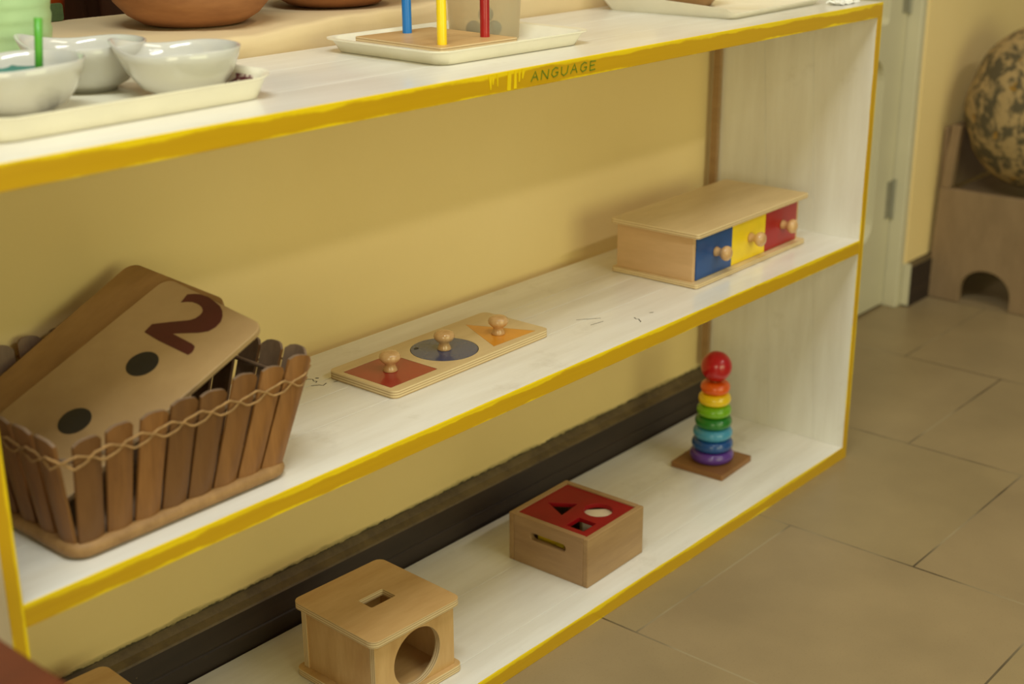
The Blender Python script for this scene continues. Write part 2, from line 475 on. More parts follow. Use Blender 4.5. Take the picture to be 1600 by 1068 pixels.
# the remains of a hand-written word on the top edge, and patches where the second coat of yellow is missing
bm = bmesh.new()
G = {'A': [[(0, 0), (.5, 1), (1, 0)], [(.22, .4), (.8, .4)]], 'N': [[(0, 0), (.02, 1)], [(.02, 1), (.95, 0)], [(.95, 0), (1, 1)]],
     'G': [[(.95, .85), (.55, 1), (.12, .75), (.05, .3), (.4, 0), (.9, .15), (.95, .45)], [(.6, .45), (1, .45)]],
     'U': [[(0, 1), (.05, .25), (.45, 0), (.9, .25), (1, 1)]], 'E': [[(.1, 0), (.05, 1)], [(.05, 1), (.9, .95)], [(.08, .52), (.75, .55)], [(.1, 0), (.95, .05)]]}
x = .6725
for ch in 'ANGUAGE':
    z0 = .7352+random.uniform(-.0004, .0006)
    for st in G[ch]:
        pts = []
        for (a, c) in st: pts.append((x+a*.0118+c*.0016, z0+c*.0102))
        ribbon(bm, pts, .0014, lambda p, q, h: (p, -.0003-h, q), .0003)
    x += .0172
obj('marker_lettering', bm, M['green_ink'], b_top)
for (xt, xb, wt_, wb, zb) in ((.6060, .6065, .006, .0012, .7345), (.6110, .6100, .005, .0015, .7395), (.6175, .6175, .003, .0012, .7370), (.6370, .6355, .006, .0060, .7305), (.6465, .6460, .0035, .0045, .7310), (.6535, .6525, .004, .0016, .7375), (.6600, .6580, .006, .0015, .7400)):
    bm = bmesh.new(); ribbon(bm, [(xt, .7500), ((xt+xb)/2, (.75+zb)/2), (xb, zb)], [wt_, (wt_+wb)/2, wb], lambda p, q, h: (p, -.0003-h, q), .0003)
    obj('paint_drip', bm, M['yellow_bright'], b_top)
# pen scribbles on the middle board
def scr(pts, w=.0011):
    bm = bmesh.new(); ribbon(bm, pts, w, lambda p, q, h: (p, q, ZM-.0006+h), .0008); obj('ink_scribble', bm, M['black_ink'], b_mid)
scr([(.9466, .0500), (.9430, .0445), (.9455, .0420), (.9420, .0385), (.9395, .0345), (.9370, .0330)], .0014)
scr([(.889, .1035), (.897, .098), (.905, .091), (.916, .083)], .0009); scr([(.885, .076), (.897, .074), (.908, .0725)], .0008)
scr([(.976, .046), (.981, .043)], .0016)
scr([(.504, .2155), (.514, .2130), (.5175, .2080), (.5140, .2030), (.5165, .1995), (.5125, .1970)], .0012)
scr([(.5220, .2085), (.5245, .2055)], .0022); scr([(.502, .1935), (.510, .1885), (.5120, .1835), (.5195, .1865)], .0012); scr([(.5275, .1825), (.5370, .1800)], .0010)

# ------------------------------------------------------------------ wooden knob
KP = [(0, 0), (.0085, 0), (.0092, .001), (.0078, .005), (.0066, .009), (.0072, .012), (.0105, .0150), (.0128, .0185), (.0135, .0220), (.0125, .0262), (.0095, .0292), (.005, .0306), (0, .031)]
def knob(parent, x, y, z, axis='z', s=1.0, hs=1.0):
    bm = bmesh.new(); lathe(bm, [(r*s, h*s*hs) for r, h in KP], x, y, z, 28, axis=axis)
    return obj('knob', bm, M['knob'], parent, smooth=True)

# ------------------------------------------------------------------ three-shape puzzle
pc = (.6745, .1455); pr_ = math.radians(.7)
pz = thing('puzzle_board', 'long pale plywood puzzle board with three inset shapes on the middle shelf', 'puzzle', (pc[0], pc[1], ZM+.0004), pr_)
sq = rrect(-.1345, -.0555, -.0445, .0355, .001, 2)
ci = circ(0, -.004, .0425, 56)
tri = [(.050, -.0450), (.129, -.0480), (.0895, .038)]
tri = [(p[0]-.004, p[1]) for p in tri]
HT = .0095
bm = bmesh.new()
plate(bm, rrect(-.1415, .1415, -.0575, .0540, .009), [sq, ci, tri], .003, HT, mi=0, mi_side=1)
plate(bm, rrect(-.1415, .1415, -.0575, .0540, .009), [], 0, .003, mi=0, mi_side=1)
obj('board', bm, [M['birch_pale'], M['plyz']], pz, bevel=0)
def shrink(P, d):
    cx = sum(p[0] for p in P)/len(P); cy = sum(p[1] for p in P)/len(P)
    out = []
    for p in P:
        v = Vector((p[0]-cx, p[1]-cy)); out.append((v*(1-d/v.length)).to_tuple())
    return (cx, cy), out
M['piece_red'] = plain('worn_red_piece', srgb(156, 36, 32), .3, .05, coat=.3)
M['piece_blue'] = plain('worn_blue_piece', srgb(54, 70, 112), .25, .05, coat=.3)
M['piece_orange'] = plain('worn_orange_piece', srgb(224, 150, 44), .28, .05, coat=.3)
for P, mt, nm, lb in ((sq, 'piece_red', 'square', 'red square puzzle piece with a wooden knob, set in the long puzzle board'),
                      (ci, 'piece_blue', 'circle', 'round grey-blue puzzle piece with a wooden knob, middle of the long puzzle board'),
                      (tri, 'piece_orange', 'triangle', 'orange triangle puzzle piece with a wooden knob, set in the long puzzle board')):
    (cx, cy), Q = shrink(P, .0009)
    wp = Matrix.Rotation(pr_, 3, 'Z') @ Vector((cx, cy, 0))
    t = thing('puzzle_piece', lb, 'puzzle piece', (pc[0]+wp.x, pc[1]+wp.y, ZM+.0036), pr_, 'knobbed puzzle pieces')
    bm = bmesh.new(); plate(bm, Q, [], 0, .0062); obj('tile', bm, M[mt], t)
    knob(t, 0, 0, .0062, s=.97, hs=.82)
    if nm == 'circle':
        bm = bmesh.new(); plate(bm, [(-.0205+.0034*math.cos(a), .0285+.0024*math.sin(a)) for a in [i*PI/6 for i in range(12)]], [], .0061, .0066)
        obj('paint_spot', bm, M['black'], t)

# ------------------------------------------------------------------ three-drawer box
dc = (1.2585, .1300); dr = math.radians(1.0)
db = thing('drawer_box', 'pale wooden box with a blue, a yellow and a red drawer, on the middle shelf', 'drawer box', (dc[0], dc[1], ZM+.0004), dr)
bm = bmesh.new(); plate(bm, rrect(-.1585, .1575, -.0735, .0760, .005), [], 0, .0072, mi=0, mi_side=1); obj('base_plate', bm, [M['birch_pale'], M['plyz']], db, bevel=.0008)
bm = bmesh.new(); plate(bm, rrect(-.1600, .1585, -.0745, .0780, .005), [], .0735, .0808, mi=0, mi_side=1); obj('lid', bm, [M['birch_pale'], M['plyz']], db, bevel=.0008)
bm = bmesh.new()
box(bm, -.1525, -.1455, -.0615, .0700, .0072, .0735); box(bm, .1435, .1505, -.0615, .0700, .0072, .0735)
box(bm, -.1455, .1435, .0640, .0700, .0072, .0735)
obj('case', bm, M['case'], db, bevel=.0006)
for k, cn in enumerate(('blue', 'yellow', 'red')):
    x0 = -.1448 + k*.0962; x1 = x0+.0955
    bm = bmesh.new()
    box(bm, x0, x1, -.0630, -.0560, .0078, .0730, 0)
    box(bm, x0+.003, x0+.008, -.056, .060, .009, .060, 1); box(bm, x1-.008, x1-.003, -.056, .060, .009, .060, 1)
    box(bm, x0+.008, x1-.008, .054, .060, .009, .060, 1); box(bm, x0+.008, x1-.008, -.056, .054, .009, .013, 1)
    dd = obj('drawer', bm, [M[cn], M['birch_pale']], db, bevel=.0006); dd['label'] = cn + ' drawer front'
    knob(dd, (x0+x1)/2+.003, -.0630, .0405, 'y', .82)

# ------------------------------------------------------------------ object-permanence box
def coin_box(loc, rz, label, slot=True):
    t = thing('wooden_box', label, 'wooden box', loc, rz)
    bm = bmesh.new(); plate(bm, rrect(-.0725, .0725, -.0735, .0735, .010), [], 0, .0095, mi=0, mi_side=1); obj('base_plate', bm, [M['birch'], M['plyz']], t, bevel=.0008)
    hl = [rrect(-.0185, .0205, -.0115, .0125, .002, 3)] if slot else []
    bm = bmesh.new(); plate(bm, rrect(-.0715, .0715, -.0735, .0735, .011), hl, .0925, .1012, mi=0, mi_side=1); obj('lid', bm, [M['birch'], M['plyz']], t, bevel=.0008)
    for sx in (-1, 1):
        bm = bmesh.new(); x = sx*.0585
        box(bm, x-.0035, x+.0035, -.0570, .0570, .0095, .0925); obj('side_wall', bm, M['birch_v'], t, bevel=.0004)
    bm = bmesh.new()
    plate(bm, rrect(-.0640, .0640, .0095, .0925, .0005, 1), [circ(.0030, .0475, .0375, 56)] if slot else [], -.0660, -.0570, lambda a, b, q: (a, q, b), mi=0, mi_side=1)
    f = obj('front_wall', bm, [M['birch_v'], M['plyy']], t, bevel=.0006)
    bm = bmesh.new(); plate(bm, rrect(-.0640, .0640, .0095, .0925, .0005, 1), [], .0570, .0660, lambda a, b, q: (a, q, b), mi=0, mi_side=1)
    obj('rear_wall', bm, [M['birch_v'], M['plyy']], t, bevel=.0006)
    return t
coin_box((.5155, .1115, .0222), math.radians(-2), 'plywood box with a slot in the lid and a round hole in its front')
coin_box((.1455, .1705, .0222), math.radians(-3), 'plain plywood box with a slotless lid, cut off by the bottom-left of the picture', False)

# ------------------------------------------------------------------ shape sorter
sc_ = (.9030, .1100); sr = math.radians(1.4)
ss = thing('shape_sorter', 'square beech box with a red lid pierced by three shapes on the bottom shelf', 'shape sorter', (sc_[0], sc_[1], .0222), sr)
hx, hy, hz, wt = .0665, .0690, .0735, .0085
for y0 in (-hy, hy-wt):
    bm = bmesh.new(); box(bm, -hx, hx, y0, y0+wt, 0, hz); obj('end_wall', bm, M['beech'], ss, bevel=.0012)
for sx in (-1, 1):
    bm = bmesh.new()
    sl = [rrect(-.0310, .0310, .0425, .0535, .0054, 5)] if sx < 0 else []
    xo = sx*hx; xi = sx*(hx-wt)
    plate(bm, [(-hy+wt, 0), (hy-wt, 0), (hy-wt, hz), (-hy+wt, hz)], sl, xo, xi, lambda a, b, q: (q, a, b))
    obj('side_wall', bm, M['beech_y'], ss, bevel=.0008)
bm = bmesh.new(); box(bm, -hx+wt, hx-wt, -hy+wt, hy-wt, 0, .005); obj('floor_panel', bm, M['beech'], ss)
bm = bmesh.new()
T3 = [(-.0060, .0460), (.0170, .0110), (-.0250, .0070)]
plate(bm, rrect(-hx+wt, hx-wt, -hy+wt, hy-wt, .001, 1), [T3, circ(.0190, -.0240, .0205, 40), rrect(-.0455, -.0160, -.0460, -.0165, .0008, 2)], hz-.0085, hz-.0020)
M['red_lid'] = plain('red_lid_paint', srgb(142, 4, 14), .5, .05, spec=.3)
obj('lid', bm, M['red_lid'], ss, bevel=.0005)
M['yel_in'] = plain('yellow_block_paint', srgb(226, 190, 30), .4); M['pale_in'] = plain('pale_block_wood', srgb(232, 216, 178), .5)
def local(px, py, pz=0):
    v = Matrix.Rotation(sr, 3, 'Z') @ Vector((px, py, 0)); return (sc_[0]+v.x, sc_[1]+v.y, .0222+pz)
bm = bmesh.new(); plate(bm, rrect(-.0115, .0115, -.0230, .0230, .002, 3), [], 0, .0590)
o = obj('shape_block', bm, M['pale_in'], bevel=.001); o.location = local(.0230, -.0190, .0053); o.rotation_euler = (0, 0, .80); tag(o, 'pale block showing through the round hole of the red lid', 'block', 'blocks inside the sorter')
bm = bmesh.new(); plate(bm, rrect(-.011, .011, -.016, .016, .001, 2), [], 0, .054)
o = obj('shape_block', bm, M['yel_in'], bevel=.001); o.location = local(-.0400, .0140, .0053); o.rotation_euler = (0, 0, sr); tag(o, 'yellow block showing through the side slot of the square beech box', 'block', 'blocks inside the sorter')

# ------------------------------------------------------------------ ring stacker
rc = (1.2895, .1335)
st = thing('ring_stacker', 'square brown wooden base of the rainbow stacking tower, on the bottom shelf', 'stacking toy', (rc[0], rc[1], .0222), math.radians(3.5))
M['stackwood'] = wood('brown_base_wood', srgb(128, 86, 44), srgb(150, 104, 58), (40, 8, 40), .5)
bm = bmesh.new(); plate(bm, rrect(-.049, .049, -.0475, .0475, .002, 2), [], 0, .0095); obj('base', bm, M['stackwood'], st, bevel=.001)
bm = bmesh.new(); lathe(bm, [(0, .0095), (.005, .0095), (.005, .1600), (0, .1610)], n=16); obj('peg', bm, M['stackwood'], st, smooth=True)
z = .0222+.0097
rings = [('purple', (92, 52, 140), .0355), ('dark blue', (20, 74, 140), .0335), ('light blue', (70, 150, 186), .0318), ('dark green', (34, 120, 36), .0298), ('lime green', (120, 178, 12), .0280), ('yellow', (244, 204, 16), .0262), ('orange', (232, 96, 14), .0238)]
for k, (cn, c, r) in enumerate(rings):
    h = .0192; m = plain(cn.replace(' ', '_')+'_ring_paint', srgb(*c), .3, .03, coat=.4)
    bm = bmesh.new(); pf = []
    ri = .0065; e = .0085
    for i in range(13):
        a = -PI/2 + PI*i/12; pf.append((r-e+e*math.cos(a), h/2+h/2*math.sin(a)))
    pf += [(ri, h), (ri, 0)]
    lathe(bm, pf + [pf[0]], 0, 0, 0, 44)
    bmesh.ops.remove_doubles(bm, verts=bm.verts[:], dist=1e-6)
    o = obj('stacking_ring', bm, m, smooth=True); auto_smooth(o, 50)
    lean = (k-3)*.0003
    o.location = (rc[0]+.001+lean, rc[1], z); z += h+.0001
    tag(o, cn+' ring of the stacking tower on the bottom shelf', 'stacking ring', 'rings of the stacking tower')
bm = bmesh.new(); lathe(bm, [(0, 0)]+[(.0248*math.sin(PI*i/20), .0248-.0248*math.cos(PI*i/20)) for i in range(1, 20)]+[(0, .0496)], n=40)
o = obj('ball_topper', bm, plain('red_ball_paint', srgb(188, 8, 20), .28, .03, coat=.4), smooth=True); o.location = (rc[0]+.0025, rc[1], z); tag(o, 'glossy red ball on top of the rainbow stacking tower', 'ball')

# ------------------------------------------------------------------ slatted bamboo basket
BX0, BX1, BY0, BY1 = .0880, .3200, .0330, .2500        # foot
TX0, TX1, TY0, TY1 = .0730, .3640, .0180, .2820        # rim
BH = .123
bk = thing('bamboo_basket', 'brown bamboo slat basket tied with raffia at the left of the middle shelf', 'basket', ((BX0+BX1)/2, (BY0+BY1)/2, ZM+.0004))
ox, oy = (BX0+BX1)/2, (BY0+BY1)/2
def slat(p0, p1, w0, w1, outn, h):
    """p0 foot centre, p1 rim centre; curved split-bamboo section, rounded top"""
    p0, p1 = Vector(p0), Vector(p1); up = (p1-p0); L = up.length*h; up.normalize()
    n = Vector(outn); n = (n - up*n.dot(up)).normalized(); s = up.cross(n).normalized()
    bm = bmesh.new(); ni, nj = 6, 9; t = .0032; G_ = {}
    for j in range(nj+1):
        f = j/nj
        for i in range(ni+1):
            q = -1 + 2*i/ni
            w = (w0+(w1-w0)*f)/2
            ll = L*f - (.0065*abs(q)**3.2*max(0, (f-.8)/.2) if f > .8 else 0)
            arc = .0032*(1-q*q)
            base = p0 + up*ll + s*q*w + n*arc
            G_[i, j, 0] = bm.verts.new(base); G_[i, j, 1] = bm.verts.new(base - n*t)
    for j in range(nj):
        for i in range(ni):
            for k in (0, 1):
                bm.faces.new([G_[a, b, k] for a, b in ((i, j), (i+1, j), (i+1, j+1), (i, j+1))]).material_index = k
    for j in range(nj):
        for i in (0, ni): bm.faces.new((G_[i, j, 0], G_[i, j+1, 0], G_[i, j+1, 1], G_[i, j, 1])).material_index = 0
    for i in range(ni):
        for j in (0, nj): bm.faces.new((G_[i, j, 0], G_[i+1, j, 0], G_[i+1, j, 1], G_[i, j, 1])).material_index = 1
    o = obj('slat', bm, [M['bamboo'], M['bamboo_in']], bk); auto_smooth(o, 40)
def lerp(a, b, f): return a+(b-a)*f
rs = random.Random(3)
nf = 8
for i in range(nf):
    f = (i+.5)/nf
    for y0, y1, on in ((BY0, TY0, (0, -1, 0)), (BY1, TY1, (0, 1, 0))):
        jx = rs.uniform(-.002, .002)
        hh = lerp(.955, 1.035, f)+rs.uniform(-.02, .02) if y0 == BY0 else rs.uniform(.93, 1.02)
        slat((lerp(BX0, BX1, f)-ox, y0-oy, .004), (lerp(TX0+.012, TX1-.004, f)+jx-ox, y1-oy, BH), .0248, rs.uniform(.0262, .0300), on, hh)
ne = 7
for i in range(ne):
    f = (i+.5)/ne
    for x0, x1, on in ((BX0, TX0, (-1, 0, 0)), (BX1, TX1, (1, 0, 0))):
        jy = rs.uniform(-.003, .003)
        slat((x0-ox, lerp(BY0, BY1, f)-oy, .004), (x1-ox, lerp(TY0+.008, TY1-.008, f)+jy-oy, BH), .0245, rs.uniform(.028, .031), on, rs.uniform(.95, 1.0))
bm = bmesh.new()
tube(bm, [(x-ox, y-oy, .0078) for x, y in rrect(BX0-.002, BX1+.002, BY0-.002, BY1+.002, .014, 5)], .0075, 10, True)
obj('foot_rim', bm, M['cane'], bk, smooth=True)
bm = bmesh.new(); plate(bm, rrect(BX0-ox+.004, BX1-ox-.004, BY0-oy+.004, BY1-oy-.004, .012), [], .003, .007); obj('bottom', bm, M['bamboo_in'], bk)
bm = bmesh.new()
def rimpt(s_, zf, off):
    """point on the slanted basket side at perimeter parameter 0..4, height fraction zf"""
    x0, x1, y0, y1 = lerp(BX0, TX0, zf)-off, lerp(BX1, TX1, zf)+off, lerp(BY0, TY0, zf)-off, lerp(BY1, TY1, zf)+off
    k = int(s_) % 4; f = s_-int(s_); C_ = [(x0, y0), (x1, y0), (x1, y1), (x0, y1)]
    a, b = C_[k], C_[(k+1) % 4]
    m = .013/math.hypot(b[0]-a[0], b[1]-a[1]); f = m+f*(1-2*m)
    return (lerp(a[0], b[0], f)-ox, lerp(a[1], b[1], f)-oy, .004+BH*zf)
NS = 240
cnt = [nf, ne, nf, ne]
for ph in (0, PI):
    pts = []
    for i in range(NS):
        s_ = 4*i/NS; k = int(s_); f = s_-k
        a = f*cnt[k]*PI + ph
        zf = .775 + .048*math.cos(a)+.006*math.sin(i*1.7); 
        pts.append(rimpt(s_, zf, .0046+.001*math.cos(2*a)))
    tube(bm, pts, .0012, 6, True)
obj('raffia_lashing', bm, M['cord'], bk, smooth=True)
bm = bmesh.new()
tube(bm, [rimpt(4*i/NS, .74, -.0048) for i in range(NS)], .0024, 8, True)
obj('inner_hoop', bm, M['bamboo_in'], bk, smooth=True)

# ------------------------------------------------------------------ number boards in the basket
def frame_obj(root, A, v, u):
    v = Vector(v).normalized(); u = Vector(u); u = (u-v*u.dot(v)).normalized(); n = u.cross(v)
    if n.z < 0: n = -n
    # local x = v, local y = -u, local z = n
    mt = Matrix(((v.x, -u.x, n.x, A[0]), (v.y, -u.y, n.y, A[1]), (v.z, -u.z, n.z, A[2]), (0, 0, 0, 1)))
    root.matrix_world = mt; return n
CW, CLN = .150, .262
def card(A, v, u, label, mat, two=False, t=.0062, L=CLN, w=CW):
    r = thing('number_board', label, 'number board', group='wooden number boards in the basket')
    frame_obj(r, A, v, u)
    bm = bmesh.new(); plate(bm, [(a, -b) for a, b in rrect(0, w, 0, L, .014)], [], -t, 0); obj('board', bm, mat, r, bevel=.0008)
    if two:
        TW = [(.0447,.0182),(.0416,.0067),(.0480,.0022),(.0547,-.0003),(.0660,-.0015),(.0766,0),(.0870,.0020),(.0947,.0058),(.1010,.0112),(.1055,.0179),(.1066,.0262),(.1041,.0339),(.0975,.0398),(.0884,.0453),(.0800,.0503),(.0727,.0547),(.1024,.0547),(.1080,.0558),(.1110,.0600),(.1122,.0640),(.1110,.0676),(.0672,.0688),(.0439,.0677),(.0423,.0557),(.0590,.0430),(.0739,.0323),(.0775,.0272),(.0783,.0223),(.0775,.0180),(.0751,.015),(.0705,.0124),(.065,.0113),(.0595,.0114),(.0549,.0120),(.0495,.0146)]
        bm = bmesh.new(); plate(bm, [(a, -(b+.001)) for a, b in TW], [], -.0002, .0004); obj('numeral', bm, M['maroon'], r)['label'] = 'maroon painted numeral two'
        for s_ in (.1005, .1865):
            bm = bmesh.new(); plate(bm, circ(w/2+.0032, -s_, .0165, 36), [], -.0002, .0004); obj('dot', bm, M['black'], r)
    return r
A1 = Vector((.3216, .2000, .5562)); v1 = Vector((.0373, -.9895, -.1396)); u1 = Vector((-.9111, .0237, -.4114))
n1 = Vector((-.4104, -.1425, .9006))
card(A1, v1, u1, 'wooden board with a maroon numeral 2 and two black dots, leaning in the basket', M['cardwood'], True)
A2 = Vector((.3245, .2650, .5590))+n1*.0015; u2 = Vector((-.1729, -.0075, -.0806)).normalized(); v2 = n1.cross(u2); v2 = v2 if v2.y < 0 else -v2
card(A2, v2, u2, 'plain brown wooden board directly behind the one with the numeral 2', M['cardwood2'], L=.245, w=.146)
u3 = (u2*math.cos(.01) - v2*math.sin(.01)).normalized(); v3 = (v2*math.cos(.01) + u2*math.sin(.01)).normalized()
card(A2 - n1*.0068 + u2*.040 - v2*.001, v3, u3, 'lowest brown wooden board, only its edge showing behind the other two', M['cardwood2'], L=.180)

# ------------------------------------------------------------------ trays on the top
def tray(name, label, cx, cy, lx, ly, rz, h, flare, lip, r=.022, ends=0.0):
    t = thing(name, label, 'tray', (cx, cy, ZT), rz)
    bm = bmesh.new()
    hx, hy = lx/2, ly/2
    loops = [(flare+.001, 0, r*.8), (flare-.001, .0005, r*.85), (.0012, h-.002, r), (-.0, h, r), (-lip, h+.0015, r+lip*.6), (-lip, h+.003, r+lip*.6), (.0015, h+.0022, r), (.004, h-.001, r*.95), (flare+.003, .003, r*.75), (flare+.006, .0022, r*.7)]
    prev = None
    for inset, z_, rr in loops:
        iy = max(inset, -.002)
        vs = [bm.verts.new((a, b, z_ + (ends*(abs(a)/hx)**5 if z_ > h*.6 else 0))) for a, b in rrect(-hx+inset, hx-inset, -hy+iy, hy-iy, max(.003, rr), 6)]
        if prev:
            n = len(vs)
            for i in range(n): bm.faces.new((prev[i], prev[(i+1) % n], vs[(i+1) % n], vs[i]))
        else: bm.faces.new(vs[::-1])
        prev = vs
    bm.faces.new(prev)
    o = obj('tray_body', bm, M['white_pl'], t, smooth=True); auto_smooth(o, 45)
    return t
t1 = tray('serving_tray', 'cream tray carrying the white bowls', .2190, .1740, .304, .227, math.radians(1), .0170, .009, .003, .026, .0045)
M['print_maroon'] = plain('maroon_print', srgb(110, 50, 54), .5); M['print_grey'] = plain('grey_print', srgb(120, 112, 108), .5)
def lerp(a, b, f): return a+(b-a)*f
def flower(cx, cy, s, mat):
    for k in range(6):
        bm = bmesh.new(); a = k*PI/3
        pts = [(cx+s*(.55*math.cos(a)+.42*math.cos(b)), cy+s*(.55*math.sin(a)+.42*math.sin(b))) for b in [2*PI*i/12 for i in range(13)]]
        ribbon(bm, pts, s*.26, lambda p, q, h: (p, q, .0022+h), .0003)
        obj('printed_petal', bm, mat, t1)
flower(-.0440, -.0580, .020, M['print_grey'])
def napkin_mat():
    m, nt, b = mk('maroon_flower_cloth'); v = coords(nt)
    vo = nt.nodes.new('ShaderNodeTexVoronoi'); vo.feature = 'DISTANCE_TO_EDGE'; vo.inputs['Scale'].default_value = 74; nt.links.new(v, vo.inputs['Vector'])
    k = ramp(nt, vo.outputs['Distance'], .11, .05)
    nt.links.new(mixc(nt, k, srgb(222, 206, 190), srgb(104, 44, 50)), b.inputs['Base Color']); b.inputs['Roughness'].default_value = .85
    return m
bm = bmesh.new(); g = {}
for i in range(5):
    for j in range(13):
        f = i/4; g[i, j] = bm.verts.new((lerp(.152-.0130, .152-.0052, f), lerp(-.084, .050, j/12), lerp(.0036, .0186, f)))
for i in range(4):
    for j in range(12): bm.faces.new((g[i, j], g[i+1, j], g[i+1, j+1], g[i, j+1]))
r = bmesh.ops.extrude_face_region(bm, geom=bm.faces[:])
for v_ in [q for q in r['geom'] if isinstance(q, bmesh.types.BMVert)]: v_.co.x += .0008
obj('printed_border', bm, napkin_mat(), t1)['label'] = 'maroon flower print'

def bowl(x, y, r, h, spout, label, zoff=.0024):
    """porcelain bowl whose rim is drawn out into a raised pouring tip"""
    t = thing('porcelain_bowl', label, 'bowl', (x, y, ZT+zoff))
    rb = r*.46
    pf = [(0, .003), (rb*.8, .003), (rb*.9, 0), (rb, 0), (rb*1.03, .003), (r*.68, h*.20), (r*.86, h*.50), (r*.955, h*.80), (r, h), (r*.985, h*1.012), (r*.955, h*1.0), (r*.915, h*.82), (r*.82, h*.53), (r*.62, h*.24), (rb*.6, .0075), (0, .0065)]
    def dfm(p):
        rr = math.hypot(p[0], p[1])
        if rr < 1e-6: return p
        a = math.atan2(p[1], p[0])-spout; a = (a+PI) % (2*PI)-PI
        k = max(0, min(1, (p[2]/h-.25)/.75))
        g = math.exp(-(a/.42)**2)
        rise = k*k*(.0075*g - .003*math.exp(-((abs(a)-1.15)/.5)**2))
        sc = 1+.16*g*k
        return (p[0]*sc, p[1]*sc, p[2]+rise)
    bm = bmesh.new(); lathe(bm, pf, n=64, deform=dfm)
    obj('bowl_body', bm, M['porcelain'], t, smooth=True)
    return t
SP = math.radians(133)
bowl(.3140, .1330, .0570, .046, SP, 'white porcelain bowl in front of the terracotta pot, its pouring tip to the left')
bowl(.2770, .2340, .0580, .046, SP, 'white porcelain bowl behind the other two on the cream tray')
bA = bowl(.1620, .1660, .0600, .048, SP+.5, 'white porcelain bowl at the left picture edge, with a green stick in it')
M['teal'] = plain('teal_cloth', srgb(70, 130, 116), .8)
bm = bmesh.new()
rq = random.Random(5)
lathe(bm, [(0, 0), (.018, .0), (.030, .007), (.036, .016), (.033, .022), (.018, .025), (0, .0255)], n=24, deform=lambda p: (p[0]*(1+.08*math.sin(5*math.atan2(p[1], p[0]))), p[1], p[2]+.002*math.sin(p[0]*300)))
o = obj('sponge', bm, M['teal'], smooth=True); o.location = (.1630, .1650, ZT+.0165); tag(o, 'teal sponge lying in the bowl at the left picture edge', 'sponge')
bm = bmesh.new(); tube(bm, [(0, 0, 0), (.004, .001, .030), (.0075, .002, .0560)], .0036, 10)
o = obj('plastic_stick', bm, plain('green_plastic', srgb(88, 170, 48), .4), smooth=True); o.location = (.1770, .1560, ZT+.029); tag(o, 'bright green plastic stick standing in the white bowl at the left', 'stick')

# middle tray with the peg stand and the tub
t2 = tray('serving_tray', 'plain cream tray holding the three-peg stand, in the middle of the top board', .7330, .1620, .2460, .1950, math.radians(-2.0), .0140, .0085, .009, .018)
pg = thing('peg_stand', 'square plywood stand with a blue, a yellow and a red peg on the cream tray', 'peg stand', (.6870, .1575, ZT+.0026), math.radians(-3.5))
bm = bmesh.new(); plate(bm, rrect(-.0590, .0620, -.0745, .0735, .003, 3), [], 0, .0150, mi=0, mi_side=1); obj('base', bm, [M['birch'], M['plyz']], pg, bevel=.0008)
M['peg_blue'] = plain('blue_peg_paint', srgb(30, 118, 196), .35)
for cn, mt, wx, wy in (('blue', 'peg_blue', .6930, .2070), ('yellow', 'yellow', .6440, .1050), ('red', 'red', .7230, .1110)):
    q = Matrix.Rotation(math.radians(4), 3, 'Z') @ Vector((wx-.6860, wy-.1560, 0))
    bm = bmesh.new(); lathe(bm, [(0, .0140), (.0056, .0140), (.0056, .1480), (.0045, .150), (0, .150)], q.x, q.y, 0, 20); o = obj('peg', bm, M[mt], pg, smooth=True); auto_smooth(o); o['label'] = cn+' peg'
tb = thing('plastic_tub', 'frosted clear plastic tub standing behind the red peg on the cream tray', 'tub', (.7970, .1790, ZT+.0026))
bm = bmesh.new(); lathe(bm, [(0, 0), (.0400, 0), (.0425, .002), (.0485, .105), (.0500, .107), (.0485, .107), (.0474, .105), (.0411, .004), (.039, .002), (0, .0018)], n=48); obj('tub_wall', bm, M['frost'], tb, smooth=True)
M['bead'] = plain('blue_bead', srgb(50, 120, 170), .4)
for k, (a, b, c) in enumerate(((-.012, -.012, .0), (.012, -.006, 0), (-.004, .014, 0), (.002, -.001, .0175))):
    bm = bmesh.new(); lathe(bm, [(0, 0)]+[(.0095*math.sin(PI*i/10), .0095-.0095*math.cos(PI*i/10)) for i in range(1, 10)]+[(0, .019)], n=18)
    o = obj('bead', bm, M['bead'], smooth=True); o.location = (.7970+a, .1790+b, ZT+.0050+c); tag(o, 'blue bead seen through the frosted tub on the cream tray', 'bead', 'blue beads in the tub')

# right tray: low front lip, high sloping sides
t3 = thing('serving_tray', 'cream tray with a low front lip at the right end of the top board', 'tray', (1.2850, .1640, ZT), math.radians(1.5))
bm = bmesh.new(); hx, hy = .1240, .1080
def hgt(a, b): return .007 if b < -hy+.012 else .030
sec = []
pts = rrect(-hx, hx, -hy, hy, .012, 5)
L0 = [bm.verts.new((a*.965, b*.965, 0)) for a, b in pts]
def prof_loop(sc, dz, inner):
    out = []
    for a, b in pts:
        f = max(0, min(1, (b+hy)/.030)); h = lerp(.0085, .0270, f*f*(3-2*f)); e = h*.55-(.0028 if inner else 0)
        dx = (1 if a > 0 else -1)*e*(1 if abs(a) > hx-.014 else .0); dy_ = (1 if b > 0 else -1)*e*(1 if abs(b) > hy-.014 else 0)
        out.append(bm.verts.new((a+dx, b+dy_*.6, h+dz)))
    return out
L1 = prof_loop(1, 0, False); L2 = prof_loop(1, .0004, True)
L3 = [bm.verts.new((a*.955, b*.955, .0025)) for a, b in pts]
n = len(pts)
for A, B in ((L0, L1), (L1, L2), (L2, L3)):
    for i in range(n): bm.faces.new((A[i], A[(i+1) % n], B[(i+1) % n], B[i]))
bm.faces.new(L0[::-1]); bm.faces.new(L3)
o = obj('tray_body', bm, M['white_pl'], t3, smooth=True); auto_smooth(o, 50)
